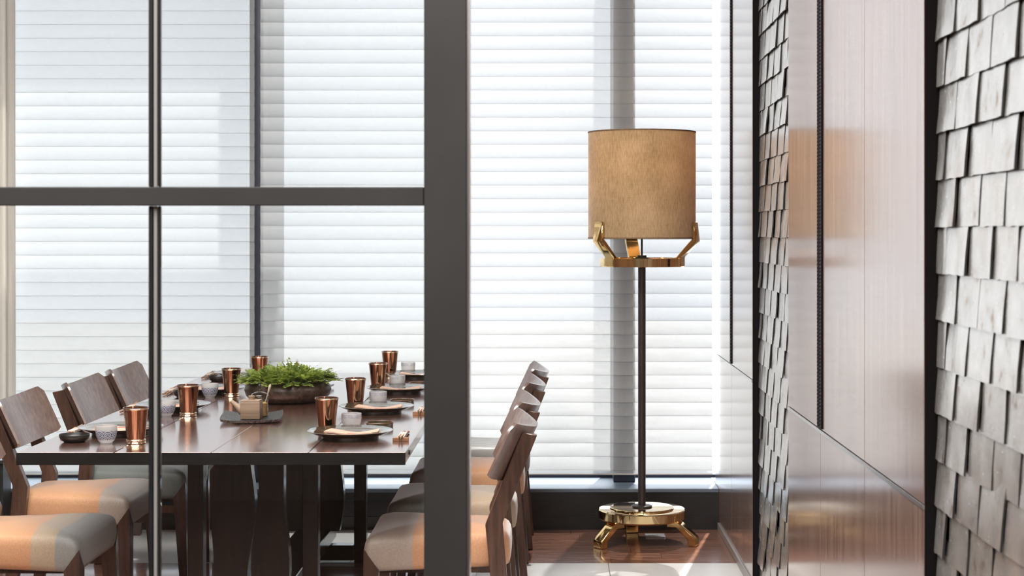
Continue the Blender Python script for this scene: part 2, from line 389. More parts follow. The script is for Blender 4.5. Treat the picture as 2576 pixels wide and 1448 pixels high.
# floor: slab plus planks and tiles laid in it
floor = struct(part('floor', box(-3.7, .95, -2.6, 8.4, -.14, -.02), M['grout']))
pl_w, gap = .118, .0015
def plank_mesh(L, wd): return mesh('plank', box(0, L, 0, wd, -.02, 0), M['floor_wood'])
def lay_planks(x0, x1, y0, y1, lens, rnd):
    cache = {}
    n = max(1, round((y1-y0)/pl_w)); wd = (y1-y0)/n
    for r in range(n):
        x = x0; k = 0
        first = rnd.uniform(.35, 1.0)*lens
        while x < x1-.02:
            L = min(first if k == 0 else lens, x1-x)
            if x1-(x+L) < .25: L = x1-x
            key = (round(L, 3), round(wd, 3))
            if key not in cache: cache[key] = plank_mesh(L-gap, wd-gap)
            obj('plank', cache[key], floor, (x, y0+r*wd, 0)); x += L; k += 1
def lay_tiles(x0, x1, y0, y1, sx, sy):
    nx = max(1, round((x1-x0)/sx)); ny = max(1, round((y1-y0)/sy)); dx = (x1-x0)/nx; dy = (y1-y0)/ny
    me = mesh('tile', box(0, dx-.0025, 0, dy-.0025, -.02, 0), M['stone_tile'])
    for i in range(nx):
        for j in range(ny): obj('tile', me, floor, (x0+i*dx, y0+j*dy, 0))
rf = random.Random(3)
YB = 6.98
lay_planks(-.30, XW, YB, 7.77, 1.1, rf)
lay_tiles(-.30, XW, 4.0, YB, .6, .6)
lay_tiles(-3.0, -.30, YB, 7.77, .6, .8)
lay_planks(-3.0, -.30, 4.4, YB, 1.5, rf)
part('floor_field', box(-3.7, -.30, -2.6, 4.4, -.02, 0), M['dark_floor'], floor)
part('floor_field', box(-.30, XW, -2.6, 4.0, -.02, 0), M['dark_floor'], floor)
part('floor_field', box(-3.7, -3.0, 4.4, 7.77, -.02, 0), M['floor_wood'], floor)

struct(part('ceiling', box(-3.7, .95, -2.6, 8.36, CH, CH+.15), M['plaster']))
struct(part('wall_left', box(-3.75, -3.6, -2.6, 8.4, 0, CH), M['room_wood']))
struct(part('wall_front', box(-3.7, .95, -2.75, -2.6, 0, CH), M['plaster_dark']))
wb = struct(part('wall_back', box(-3.6, XW+.05, 7.77, 8.35, 0, .172), M['low_wall']))
struct(part('trim_1', box(-3.6, XW, 7.765, 8.35, .172, .19, .002), M['sill']))
part('toe_strip', box(-3.6, XW, 7.762, 7.77, .0, .06), M['low_wall'], wb)

# window behind the blinds
win = struct(obj('window_1', None))
part('frame_rail', box(-3.6, XW, 8.02, 8.30, CH-.1, CH), M['window_metal'], win)
part('mullion', box(-1.437, -1.372, 7.97, 8.60, .19, CH-.1, .003), M['window_metal'], win)
part('mullion', box(.300, .404, 7.97, 8.40, .19, CH-.1, .003), M['window_metal'], win)
part('mullion', box(-3.10, -3.03, 7.97, 8.26, .19, CH-.1, .003), M['window_metal'], win)
for a, b in ((-3.6, -3.10), (-3.03, -1.437), (-1.372, .300), (.404, 1.3)):
    part('glass_pane', box(a, b, 8.14, 8.15, .19, CH-.1), M['window_glass'], win)
    part('bottom_bead', box(a, b, 8.12, 8.17, .19, .205), M['window_metal'], win)

# outside: pavement and two unseen slabs added to shade the left blind
struct(part('trim_2', box(-14, 16, 8.36, 30, -.35, -.2), M['pavement']))
struct(part('shade_slab_1', box(-6, -1.27, 8.36, 8.62, CH+.02, CH+.1), M['concrete']))
struct(part('shade_slab_2', box(-6, -1.05, 9.07, 9.75, CH+.02, CH+.1), M['concrete']))

# right wall: dark core, lacquered wood panels, inlay, black returns and shingle niches
wr = struct(part('wall_right', box(.835, .95, -2.6, 7.93, 0, CH), M['low_wall']))
ZJ = .805
def wall_panel(y0, y1, z0, z1):
    me = mesh('panel', box(XW, .835, y0+.0018, y1-.0018, z0, z1, .0006), M['wall_wood'])
    return obj('panel', me, wr)
for y0, y1 in ((-2.6, -.6), (-.6, 1.5), (3.499, 4.163), (4.163, 4.842), (4.842, 5.499), (6.474, 7.228), (7.228, 7.93)):
    wall_panel(y0, y1, .036, ZJ-.006); wall_panel(y0, y1, ZJ+.006, CH)
for y0, y1 in ((-2.6, 1.5), (3.499, 5.499), (6.474, 7.93)):
    part('inlay_strip', box(XW-.003, .835, y0, y1, ZJ-.0045, ZJ+.0045), M['steel'], wr)
    struct(part('baseboard_right', box(XW-.008, .835, y0, min(y1, 7.76), 0, .034, .002), M['base_steel']))
for y0, y1 in ((1.5, 3.499), (5.499, 6.474)):
    part('niche_return', box(XW+.001, .835, y1-.001, y1+.002, 0, CH), M['matte_black'], wr)
def bead_trim(yc, wid, pitch, z0, z1, r):
    part('bead_backing', box(XW-.004, XW+.002, yc-wid/2, yc+wid/2, z0, z1), M['matte_black'], wr)
    bm = bmesh.new()
    n = int((z1-z0)/pitch)
    for s in (-1, 1):
        for k in range(n):
            z = z0+(k+.5)*pitch; y = yc+s*wid*.28
            top = bm.verts.new((XW-.004-r*.9, y, z))
            ring = [bm.verts.new((XW-.004, y+r*math.cos(a*PI/3), z+r*math.sin(a*PI/3))) for a in range(6)]
            for a in range(6): bm.faces.new((top, ring[a], ring[(a+1) % 6]))
    o = part('bead_row', bm, M['steel_dark'], wr, angle=80); o['kind'] = 'stuff'
M['steel_dark'] = pbr('steel_dark', (.16, .13, .13), .35, .9, nscale=9, var=.2)
bead_trim(4.842, .085, .0105, ZJ+.01, CH, .0042)
bead_trim(7.228, .05, .014, ZJ+.01, CH, .004)

rs = random.Random(11)
def shingle_mesh(k):
    r = random.Random(50+k); W, H, T = .1735, .130, .0045
    a1, a2, a3, ph = r.uniform(.0002, .0015), r.uniform(.0012, .0020), r.uniform(.0006, .0016), r.uniform(0, 6)
    jag = [r.uniform(-.0012, .0012) for _ in range(7)]
    def front(u, v):
        y = (u-.5)*W; z = -v*H + (jag[int(u*6+.5)] if v == 1 else 0)
        x = -v*.012 + a1*(2*u-1)**2 + a2*(2*u-1) + a3*math.sin(7*u+ph+2*v) + .0012*math.sin(5*v+ph)
        return (x, y + .002*math.sin(6*v+ph), z)
    def back(u, v):
        p = front(u, v); return (p[0]+T, p[1], p[2])
    me = mesh('shingle', slab_grid(6, 3, front, back), [M['shingle'], M['shingle_edge']], 50)
    for p in me.polygons:                    # edge faces coloured dark, for the unlit slits between plates
        if abs(p.normal.x) < .6: p.material_index = 1
    return me
SH = [shingle_mesh(k) for k in range(8)]
def niche(y0, y1, zoff, stag, ztop=3.0):
    bx = .812; row = 0; z = zoff
    while z > ztop: z -= .0968
    while z + .0968 < ztop: z += .0968
    while z > -.02:
        y = y1 - .006 - (.087 if row % 2 == stag else .0)
        first = True
        while y - .176 > y0 - .10:
            yc = y - .088
            if first and row % 2 == stag:
                o = obj('shingle', rs.choice(SH), wr, (bx, y1-.05, z+.118), (0, rs.uniform(-.04, .02), rs.uniform(-.02, .02)))
                o.scale = (1, .48, 1)
            first = False
            o = obj('shingle', rs.choice(SH), wr, (bx + rs.uniform(-.0015, .002), yc, z+.118 + rs.uniform(-.001, .001)),
                    (rs.uniform(-.006, .006), rs.uniform(-.03, .012), rs.uniform(-.012, .012)))
            y -= .1775
        z -= .0968; row += 1
niche(5.50, 6.472, 1.3755, 0, CH-.5)
niche(2.30, 3.497, 1.404, 1, 2.20)

# glass partition in the foreground
gp = thing('glass_partition', 'dark metal framed glass partition with broad post in the foreground', 'partition', (-.188, 3.0, 0))
def gpart(n, x0, x1, y0, y1, z0, z1, m, bev=.0015): return part(n, box(x0+.188, x1+.188, y0-3, y1-3, z0, z1, bev), m, gp)
gpart('post', -.2264, -.1505, 2.985, 3.06, 0, CH, M['frame_metal'])
o = gpart('edge_strip', -.1500, -.1455, 3.0, 3.05, 0, CH, M['steel'], 0); o['label'] = 'thin bright metal strip on post edge'
gpart('transom', -3.6, -.2270, 2.99, 3.03, 1.4286, 1.462, M['frame_metal'])
for z0, z1 in ((0, 1.428), (1.4625, CH)):
    gpart('mullion', -.7236, -.7152, 3.004, 3.018, z0, z1, M['bar_black'])
    gpart('mullion', -.7066, -.7026, 3.004, 3.018, z0, z1, M['bar_black'])
    o = gpart('edge_strip', -.7140, -.7086, 3.006, 3.014, z0, z1, M['pale_strip'], 0); o['label'] = 'pale metal strip between the two dark bars'
    gpart('glass_pane', -.7024, -.2268, 3.008, 3.014, z0+.001, z1-.001, M['glass'], 0)
    gpart('glass_pane', -3.6, -.7238, 3.008, 3.014, z0+.001, z1-.001, M['glass'], 0)

# ------------------------------------------------------------------ blinds
PIT = .0643
def pleat_mesh(L):
    bm = bmesh.new(); n = 6; vs = []
    for k in range(n+1):
        t = k/n; z = -t*PIT
        y = .0062*(1-(2*t-1)**2) - .0016*t
        vs.append((bm.verts.new((0, y, z)), bm.verts.new((L, y, z))))
    vs.append((bm.verts.new((0, -.0030, -PIT-.0016)), bm.verts.new((L, -.0030, -PIT-.0016))))
    for a, b in zip(vs, vs[1:]): bm.faces.new((a[0], a[1], b[1], b[0]))
    return mesh('pleat', bm, M['blind'], 80)
def blind(label, x0, x1, zline):
    zb = .232
    t = thing('pleated_blind', label, 'blind', (x0, 7.92, zb))
    me = pleat_mesh(x1-x0)
    z = zline
    while z > zb+PIT: z -= PIT
    rail = z - PIT*.0
    part('bottom_rail', box(0, x1-x0, -.003, .008, 0, .006, .001), M['rail'], t)
    bm = bmesh.new(); h = z-zb-.0004
    bm.faces.new([bm.verts.new(p) for p in ((0, .0005, .006), (x1-x0, .0005, .006), (x1-x0, -.001, h), (0, -.001, h))])
    part('hem', bm, M['blind'], t)
    while z < CH-.2:
        obj('pleat', me, t, (0, 0, z+PIT-zb)); z += PIT
    part('head_rail', box(0, x1-x0, -.02, .03, z-zb, z-zb+.05, .003), M['rail'], t)
    return t
M['rail'] = pbr('rail', (.62, .58, .54), .5, nscale=8, var=.05)
blind('white pleated blind left of the dark window bar, half in building shade', -2.545, -1.405, 2.4315)
blind('broad bright white pleated blind right of the dark window bar, behind the lamp', -1.377, .767, 1.6704)

# sheer panel and slatted heater at far left
def curtain():
    def f(u, v):
        x = u*1.0; return (x, .018*math.sin(x*95)+.008*math.sin(x*41+v*2), v*3.0)
    def b(u, v):
        p = f(u, v); return (p[0], p[1]+.003, p[2])
    return slab_grid(150, 6, f, b)
ct = part('sheer_curtain', curtain(), M['sheer'], None, (-3.522, 7.86, .46), None, 80)
tag(ct, 'beige sheer curtain hanging beside the left blind at the picture edge', 'curtain')
ht = thing('slatted_heater', 'low black slatted heater standing by the window at far left', 'heater', (-2.8, 7.60, 0))
part('body', box(-.30, .30, .02, .14, .0, .33, .004), M['black_metal'], ht)
part('top_cap', box(-.31, .31, -.01, .15, .33, .345, .003), M['black_metal'], ht)
sl = mesh('slat', box(-.006, .006, -.008, .02, .02, .33, .002), M['steel_dark'])
for k in range(15): obj('slat', sl, ht, (-.282+k*.0402, 0, 0))

# ------------------------------------------------------------------ dining table
TZ = .738
TX0, TX1, TY0, TY1 = -1.561, -.424, 4.876, 7.66
tb = thing('dining_table', 'long dark wood dining table with plank top on two trestles', 'table', ((TX0+TX1)/2, (TY0+TY1)/2, 0))
cx, cy = (TX0+TX1)/2, (TY0+TY1)/2
def tpart(n, bm, m, angle=35):
    bmesh.ops.translate(bm, verts=bm.verts, vec=(-cx, -cy, 0)); return part(n, bm, m, tb, angle=angle)
pw = (TX1-TX0)/4
pm = mesh('plank', box(-pw/2+.001, pw/2-.001, TY0-cy+.006, TY1-cy-.006, TZ-.034, TZ, .0015), M['table_wood'])
for k in range(4): obj('plank', pm, tb, (TX0+pw*(k+.5)-cx, 0, 0))
tpart('end_edge', box(TX0, TX1, TY0, TY0+.0055, TZ-.036, TZ-.0005, .001), M['edge_wood'])
tpart('end_edge', box(TX0, TX1, TY1-.0055, TY1, TZ-.036, TZ-.0005, .001), M['edge_wood'])
tpart('plug', tube([(TX1-.004, 5.02, TZ-.018), (TX1+.0015, 5.02, TZ-.018)], .007, 12), M['plug'])
def live_board(x0, x1, y, seed, amp=.010):
    r = random.Random(seed); n = 14; zt = TZ-.036; zb = .135 if seed else .135
    def edge(z, s): return amp*(math.sin(z*9.5+s)+.5*math.sin(z*17+2*s))
    L = [(x0+edge(zb+(zt-zb)*k/n, seed), zb+(zt-zb)*k/n) for k in range(n+1)]
    R = [(x1+edge(zb+(zt-zb)*k/n, seed+2.2), zb+(zt-zb)*k/n) for k in range(n+1)]
    return prism(R + L[::-1], y-.026, y+.026, 'y')
for y in (5.55, 7.0):
    for x in (-1.175, -.795): tpart('trestle_post', box(x-.026, x+.026, y-.026, y+.026, .0, TZ-.036, .002), M['dark_wood'])
    tpart('trestle_board', live_board(-1.112, -.992, y, 1.0), M['dark_wood'])
    tpart('trestle_board', live_board(-.980, -.878, y, 2.7), M['dark_wood'])
    tpart('trestle_foot', box(-1.149, -.821, y-.03, y+.03, .012, .075, .003), M['dark_wood'])
    tpart('top_cleat', box(-1.145, -.825, y-.045, y+.045, TZ-.062, TZ-.036, .002), M['dark_wood'])
tpart('stretcher', box(-1.06, -.917, 5.40, 7.15, .079, .142, .003), M['dark_wood'])
tpart('top_rail', box(-1.06, -1.0, 5.3, 7.2, TZ-.10, TZ-.063, .002), M['dark_wood'])

# ------------------------------------------------------------------ chairs (face +x in their own frame)
def board_bm():
    """curved back board: a tilted cylinder section, cut square to its own axis"""
    W, T, HH, SAG = .25, .019, .188, .068; tl = math.radians(25)
    ax = Vector((-math.sin(tl), 0, math.cos(tl))); nb = Vector((-math.cos(tl), 0, -math.sin(tl)))
    tip = Vector((-.214, 0, .797)); nu, nv = 28, 8
    def pos(u, v, off):
        y = (u*2-1)*W
        def cut(r): e = max(0, abs(y)-(W-r)); return r-math.sqrt(max(0, r*r-e*e))
        c0, c1 = cut(.008), cut(.026)
        h = -HH+c0+(HH-c0-c1)*v
        sl = 2*SAG*y/(W*W); n = (nb + Vector((0, sl, 0))).normalized(); off *= .45+.55*(1-(y/W)**2)
        p = tip + ax*h + nb*(SAG*(1-(y/W)**2)) + n*off
        return (p.x, y + n.y*off, p.z)
    return slab_grid(nu, nv, lambda u, v: pos(u, v, 0), lambda u, v: pos(u, v, T))
def post_bm(s):
    poly = [(-.222, 0), (-.190, 0), (-.156, .20), (-.130, .469), (-.245, .758), (-.292, .748), (-.184, .474), (-.206, .20)]
    return prism(poly, s*.172-.017, s*.172+.017, 'y', bev=.0025)
def leg_bm(s):
    bm = bmesh.new()
    ox, oy = .249, s*.2365
    ix, iy = .198, s*.186
    top = [(ox-.004, oy-s*.004, .402), (ix, oy, .336), (ix, iy, .336), (ox, iy, .336)]
    bx0, bx1, by0, by1 = .222, .252, s*.198, s*.228
    bot = [(bx1, by1, 0), (bx0, by1, 0), (bx0, by0, 0), (bx1, by0, 0)]
    A = [bm.verts.new(p) for p in top]; B = [bm.verts.new(p) for p in bot]
    bm.faces.new((A[0], A[1], A[2])); bm.faces.new((A[0], A[2], A[3])); bm.faces.new(B)
    for i in range(4): bm.faces.new((A[i], A[(i+1) % 4], B[(i+1) % 4], B[i]))
    return bm
def seat_bm():
    xr, xf, wr_, wf = -.203, .242, .150, .229
    def outline():
        pts = []
        def arc(cx_, cy_, r, a0, a1, n=5):
            for k in range(n+1):
                a = math.radians(a0+(a1-a0)*k/n); pts.append((cx_+r*math.cos(a), cy_+r*math.sin(a)))
        arc(xf-.02, wf-.02, .02, 0, 80); arc(xr+.05, wr_-.045, .05, 98, 180); arc(xr+.05, -wr_+.045, .05, 180, 262); arc(xf-.02, -wf+.02, .02, -80, 0)
        out = []
        n = len(pts)
        for i in range(n):
            a, b = Vector(pts[i]), Vector(pts[(i+1) % n]); k = max(1, int((b-a).length/.04))
            for j in range(k): out.append(tuple(a.lerp(b, j/k)))
        return out
    O = outline(); c = Vector((.01, 0)); bm = bmesh.new(); rings = []
    for off, z in ((-.01, .330), (0, .336), (.004, .350), (.005, .375), (.003, .405), (0, .419), (-.006, .430), (-.017, .438), (-.05, .447), (-.11, .455), (-.17, .459)):
        ring = []
        for p in O:
            d = Vector(p)-c; L = d.length
            sag = 0
            q = c + d*max(.05, (1+off/ max(.2, L*.95)))
            zz = z
            if z > .40: zz = z - .003*max(0, (d.x-.10)/.14)**2
            ring.append(bm.verts.new((q.x, q.y, zz)))
        rings.append(ring)
    n = len(O)
    for a, b in zip(rings, rings[1:]):
        for i in range(n): bm.faces.new((a[i], a[(i+1) % n], b[(i+1) % n], b[i]))
    bm.faces.new(rings[0][::-1]); bm.faces.new(rings[-1])
    return bm
def make_chair(fabric):
    t = thing('dining_chair', '', 'chair')
    sm = mesh('seat', seat_bm(), fabric, 60)
    obj('seat', sm, t)
    part('backrest', board_bm(), M['back_wood'], t, angle=50)
    for s in (-1, 1):
        part('leg', leg_bm(s), M['chair_wood'], t)
        part('rear_post', post_bm(s), M['chair_wood'], t)
        part('stretcher', prism([(-.175, s*.172-.009), (-.175, s*.172+.009), (.215, s*.207+.009), (.215, s*.207-.009)], .275, .303, 'z'), M['chair_wood'], t)
    bm = box(-.165, .21, -.15, .15, .312, .3295)
    part('seat_frame', bm, M['chair_wood'], t)
    part('cross_rail', box(-.186, -.164, -.155, .155, .275, .303), M['chair_wood'], t)
    return t
ORG, BEI, GRY, DGR, TAU, TAN = (.70, .37, .20), (.50, .41, .35), (.37, .37, .355), (.19, .21, .20), (.26, .21, .19), (.55, .42, .30)
chairs = [
 # x, y, faces, label, stops rear to front
 (-.334, 5.40, -1, 'nearest chair on the right table side, its seat half beige and half orange', [(-.3, ORG), (.095, BEI)]),
 (-.3285, 6.05, -1, 'second chair from the front on the right side, dark grey seat front', [(-.3, TAN), (.06, DGR)]),
 (-.312, 6.81, -1, 'third chair from the front on the right side, taupe and tan seat', [(-.3, ORG), (.05, TAU)]),
 (-.299, 7.462, -1, 'farthest chair on the right table side, closest to the floor lamp', [(-.3, GRY), (.06, GRY)]),
 (-1.700, 5.385, 1, 'nearest chair at lower left, only its orange and grey banded seat in frame', [(-.3, ORG), (.085, TAN), (.165, GRY)]),
 (-1.744, 6.17, 1, 'second chair on the left table side with orange and beige seat', [(-.3, ORG), (.13, BEI)]),
 (-1.682, 6.80, 1, 'third chair on the left table side with dark grey green seat', [(-.3, DGR), (.1, DGR)]),
 (-1.682, 7.455, 1, 'farthest chair on the left table side, back partly behind the partition bar', [(-.3, GRY), (.1, GRY)]),
]
proto = None
for i, (x, y, f, lab, st) in enumerate(chairs):
    fab = seat_fabric('seat_fabric_%d' % i, st)
    if proto is None: c = proto = make_chair(fab)
    else:
        c = copy_tree(proto)
        for ch in [o for o in bpy.data.objects if o.parent == c and o.name.startswith('seat') and not o.name.startswith('seat_frame')]:
            ch.data = ch.data.copy(); ch.data.materials.clear(); ch.data.materials.append(fab)
    c.location = (x, y, 0); c.rotation_euler = (0, 0, 0 if f > 0 else PI); tag(c, lab, 'chair', 'dining chairs around the table')

# ------------------------------------------------------------------ floor lamp
LX, LY = .4076, 7.455
lp = thing('floor_lamp', 'tall brass floor lamp with tan linen drum shade beside the panelled wall', 'lamp', (LX, LY, 0))
part('base_disc', lathe([(0, .105), (.186, .105), (.190, .108), (.1935, .112), (.1935, .146), (.190, .150), (.1435, .1505), (.1435, .1505), (.1425, .156), (.140, .158), (0, .158)], 72), M['gold_smooth'], lp, angle=25)
part('collar', lathe([(0, .158), (.046, .158), (.046, .164), (.042, .166), (.020, .168), (0, .168)], 32), M['lamp_pole'], lp)
part('pole', lathe([(0, .166), (.0172, .166), (.0172, 1.232), (0, 1.232)], 28), M['lamp_pole'], lp)
def bent(poly, wid):      # side profile (radius, z) swept tangentially
    return prism(poly, -wid/2, wid/2, 'y', bev=.003)
foot = [(.125, .104), (.176, .104), (.258, .036), (.258, 0), (.222, 0), (.222, .030), (.168, .078), (.125, .078)]
arm = [(.150, 1.229), (.192, 1.229), (.192, 1.272), (.262, 1.342), (.2515, 1.428), (.2425, 1.428), (.2425, 1.352), (.228, 1.338), (.168, 1.270), (.150, 1.268)]
for k in range(3):
    a = math.radians(98+120*k)
    part('foot', bent(foot, .058), M['gold'], lp, None, (0, 0, a))
    part('shade_arm', bent(arm, .058), M['gold'], lp, None, (0, 0, a))
    part('spoke', box(.014, .17, -.016, .016, 1.231, 1.262, .002), M['gold_smooth'], lp, None, (0, 0, a))
part('ring', lathe([(.166, 1.2295), (.188, 1.2295), (.1895, 1.231), (.1895, 1.266), (.188, 1.2675), (.166, 1.2675), (.166, 1.2295)], 72), M['gold_smooth'], lp)
part('hub', lathe([(0, 1.23), (.03, 1.23), (.03, 1.268), (.021, 1.272), (.021, 1.279), (0, 1.279)], 24), M['black_metal'], lp)
part('rod', lathe([(0, 1.278), (.0045, 1.278), (.0045, 1.52), (0, 1.52)], 10), M['black_metal'], lp)
part('bulb', lathe([(0, 1.50), (.016, 1.50), (.018, 1.53), (.032, 1.57), (.034, 1.60), (.024, 1.63), (0, 1.64)], 20), M['bulb'], lp)
sh = part('lamp_shade', lathe([(.2400, 1.353), (.2400, 1.829), (.2380, 1.829), (.2380, 1.353), (.2400, 1.353)], 80), M['shade'], lp, angle=60)
for z in (1.353, 1.824):
    part('shade_trim', lathe([(.2368, z), (.2412, z), (.2412, z+.006), (.2368, z+.006), (.2368, z)], 80), M['shade_edge'] if 'shade_edge' in M else M.setdefault('shade_edge', pbr('shade_edge', (.20, .12, .06), .7, nscale=60, var=.2)), sh)
pt = bpy.data.lights.new('lamp_bulb_light', 'POINT'); pt.energy = 1.6; pt.color = (1, .78, .5); pt.shadow_soft_size = .06
po = bpy.data.objects.new('lamp_bulb_light', pt); COL.objects.link(po); po.location = (LX, LY, 1.69)
part('power_cord', tube([(-.07, .0, .104), (-.06, -.03, .093), (-.02, -.05, .086), (.02, -.05, .087), (.05, -.03, .095), (.06, 0, .104)], .003, 8), M['cord'], lp)
so = thing('floor_socket', 'small square metal floor socket plate under the brass lamp', 'socket', (.476, 7.60, 0))
part('plate', box(-.045, .045, -.045, .045, 0.0005, .004, .001), M['socket'], so)
part('lid', box(-.030, .030, -.030, .030, .0042, .0055, .0005), M['socket'], so)
part('slot', box(-.014, .014, -.010, -.004, .0056, .0062), M['plug'], so)

# ------------------------------------------------------------------ table ware
def tumbler():
    t = thing('copper_tumbler', '', 'cup')
    part('body', lathe([(0, .010), (.0265, .010), (.0275, .014), (.0365, .102), (.0385, .106), (.0385, .110), (.0362, .110), (.0350, .103), (.0258, .018), (0, .016)], 44), M['copper'], t, angle=50)
    part('foot_band', lathe([(0, 0), (.0295, 0), (.031, .002), (.0295, .0045), (.0285, .006), (.0305, .009), (.030, .012), (.0278, .0145), (.0268, .0145), (0, .0098)], 44), M['brass_band'], t, angle=60)
    part('rim_band', lathe([(.0382, .104), (.0392, .1055), (.0392, .108), (.0386, .1085), (.0382, .104)], 44), M['brass_band'], t, angle=60)
    return t
def glass_cup(m):
    t = thing('glass_cup', '', 'cup')
    part('bowl', lathe([(0, .004), (.018, .004), (.024, .010), (.0305, .024), (.0328, .040), (.0325, .055), (.0311, .0555), (.0313, .041), (.029, .025), (.0225, .012), (0, .008)], 40), m, t, angle=60)
    part('foot', lathe([(0, 0), (.0185, 0), (.0185, .0038), (0, .0038)], 32), M['thin_glass'], t)
    return t
def plate():
    t = thing('dinner_plate', '', 'plate')
    part('dish', lathe([(0, .006), (.080, .006), (.112, .0135), (.131, .0225), (.134, .0245), (.132, .0258), (.110, .0175), (.086, .0115), (0, .0108)], 64), M['ceramic_brown'], t, angle=60)
    part('foot_ring', lathe([(.080, .0), (.089, .0), (.0895, .0015), (.0905, .0085), (.080, .0065), (.080, 0)], 56), M['ceramic_black'], t)
    return t
def dish():
    t = thing('sauce_dish', '', 'dish')
    part('body', lathe([(0, 0), (.030, 0), (.0385, .006), (.0445, .014), (.0462, .023), (.0448, .0245), (.0425, .017), (.035, .009), (0, .006)], 44), M['ceramic_black'], t, angle=60)
    for z, r in ((.010, .0423), (.0155, .0455)):
        part('ridge', lathe([(r-.001, z-.001), (r+.0008, z), (r-.001, z+.0012), (r-.001, z-.001)], 44), M['ceramic_black'], t)
    return t
def round_dish():
    t = thing('lacquer_dish', '', 'dish')
    part('body', lathe([(0, 0), (.0435, 0), (.0453, .002), (.0453, .018), (.0438, .0195), (.0418, .0185), (.0412, .007), (0, .006)], 44), M['ceramic_brown'], t, angle=40)
    part('rim', lathe([(.0414, .0188), (.0456, .0178), (.0460, .0192), (.0440, .0212), (.0418, .0202), (.0414, .0188)], 44), M['brown_rim'], t, angle=60)
    return t
M['brown_rim'] = pbr('brown_rim', (.13, .065, .04), .3, nscale=30, var=.3)
def napkin():
    t = thing('napkin', '', 'napkin')
    def f(u, v):
        x = (u-.5)*.155 + .006*math.sin(v*3); y = (v-.5)*.095 + .004*math.sin(u*5)
        return (x, y, .009+.006*math.sin(u*PI)**.5*0 + .0055*math.cos(u*5.2+.3) + .0025*math.sin(v*4+u*3))
    def g(u, v):
        p = f(u, v); return (p[0], p[1], max(.0006, p[2]-.004))
    part('upper_fold', slab_grid(18, 8, f, g), M['napkin'], t, angle=60)
    def f2(u, v):
        p = f(u, v); return (p[0]*1.03+.002, p[1]*1.03-.001, max(.0005, p[2]*.45-.0012)+.0006)
    def g2(u, v): 
        p = f2(u, v); return (p[0], p[1], 0.0002)
    part('lower_fold', slab_grid(18, 8, f2, g2), M['napkin'], t, angle=60)
    zz = f(.52, .1)[2]
    bm = slab_grid(6, 1, lambda u, v: (lambda p: (p[0], p[1], p[2]+.0006))(f(.44+.2*u, .10+.10*v)), lambda u, v: f(.44+.2*u, .10+.10*v))
    part('printed_mark', bm, M['red_print'], t)
    return t
def chop_rest():
    t = thing('chopstick_rest', '', 'rest')
    part('block', prism([(-.0245, 0), (.0245, 0), (.0245, .0115), (.008, .0115), (0, .0095), (-.008, .0115), (-.0245, .0115)], -.008, .008, 'y', bev=.0006), M['rest_wood'], t)
    part('tie', box(-.0035, -.0015, -.0085, .0085, .0002, .0122), M['ceramic_brown'], t)
    part('tie', box(.0015, .0035, -.0085, .0085, .0002, .0122), M['ceramic_brown'], t)
    return t
def chopsticks():
    t = thing('chopsticks', '', 'chopsticks')
    for x in (-.0045, .0045):
        part('stick', tube([(x, -.02, .0165), (x*1.1, .10, .0105), (x*1.4, .205, .0052)], .003, 8, radii=[.0026, .0034, .0042]), M['chopstick'], t)
    part('paper_sleeve', prism([(-.0115, .0062), (.0115, .0062), (.0105, .0148), (-.0105, .0148)], 0, .12, 'y', bev=.001), M['sleeve'], t)
    bmz = t.children
    return t
ORD = ['nearest', 'second', 'third', 'farthest']
protos = {}
def place(kind, maker, loc, label, cat, group, rz=0):
    if kind not in protos: o = protos[kind] = maker()
    else: o = copy_tree(protos[kind])
    o.location = loc; o.rotation_euler = (0, 0, rz); tag(o, label, cat, group); return o
RP = [(-.628, 5.23), (-.623, 5.975), (-.610, 6.70), (-.596, 7.385)]
LP = [(-1.372, 5.33), (-1.365, 6.04), (-1.356, 6.69), (-1.36, 7.425)]
RT = [(-.723, 5.395), (-.7146, 6.117), (-.706, 6.83), (-.7214, 7.50)]
LT = [(-1.264, 5.09), (-1.27, 5.85), (-1.253, 6.555), (-1.253, 7.19)]
RG = [(-.648, 5.435), (-.638, 6.178), (-.631, 6.88), (-.645, 7.565)]
LG = [(-1.353, 5.085), (-1.342, 5.83), (-1.326, 6.50), (-1.326, 7.235)]
RD = [(-.562, 5.49), (-.5546, 6.237), (-.545, 6.95), (-.535, 7.60)]
LD = [(-1.463, 5.13), (-1.445, 5.865), (-1.43, 6.53), (-1.437, 7.23)]
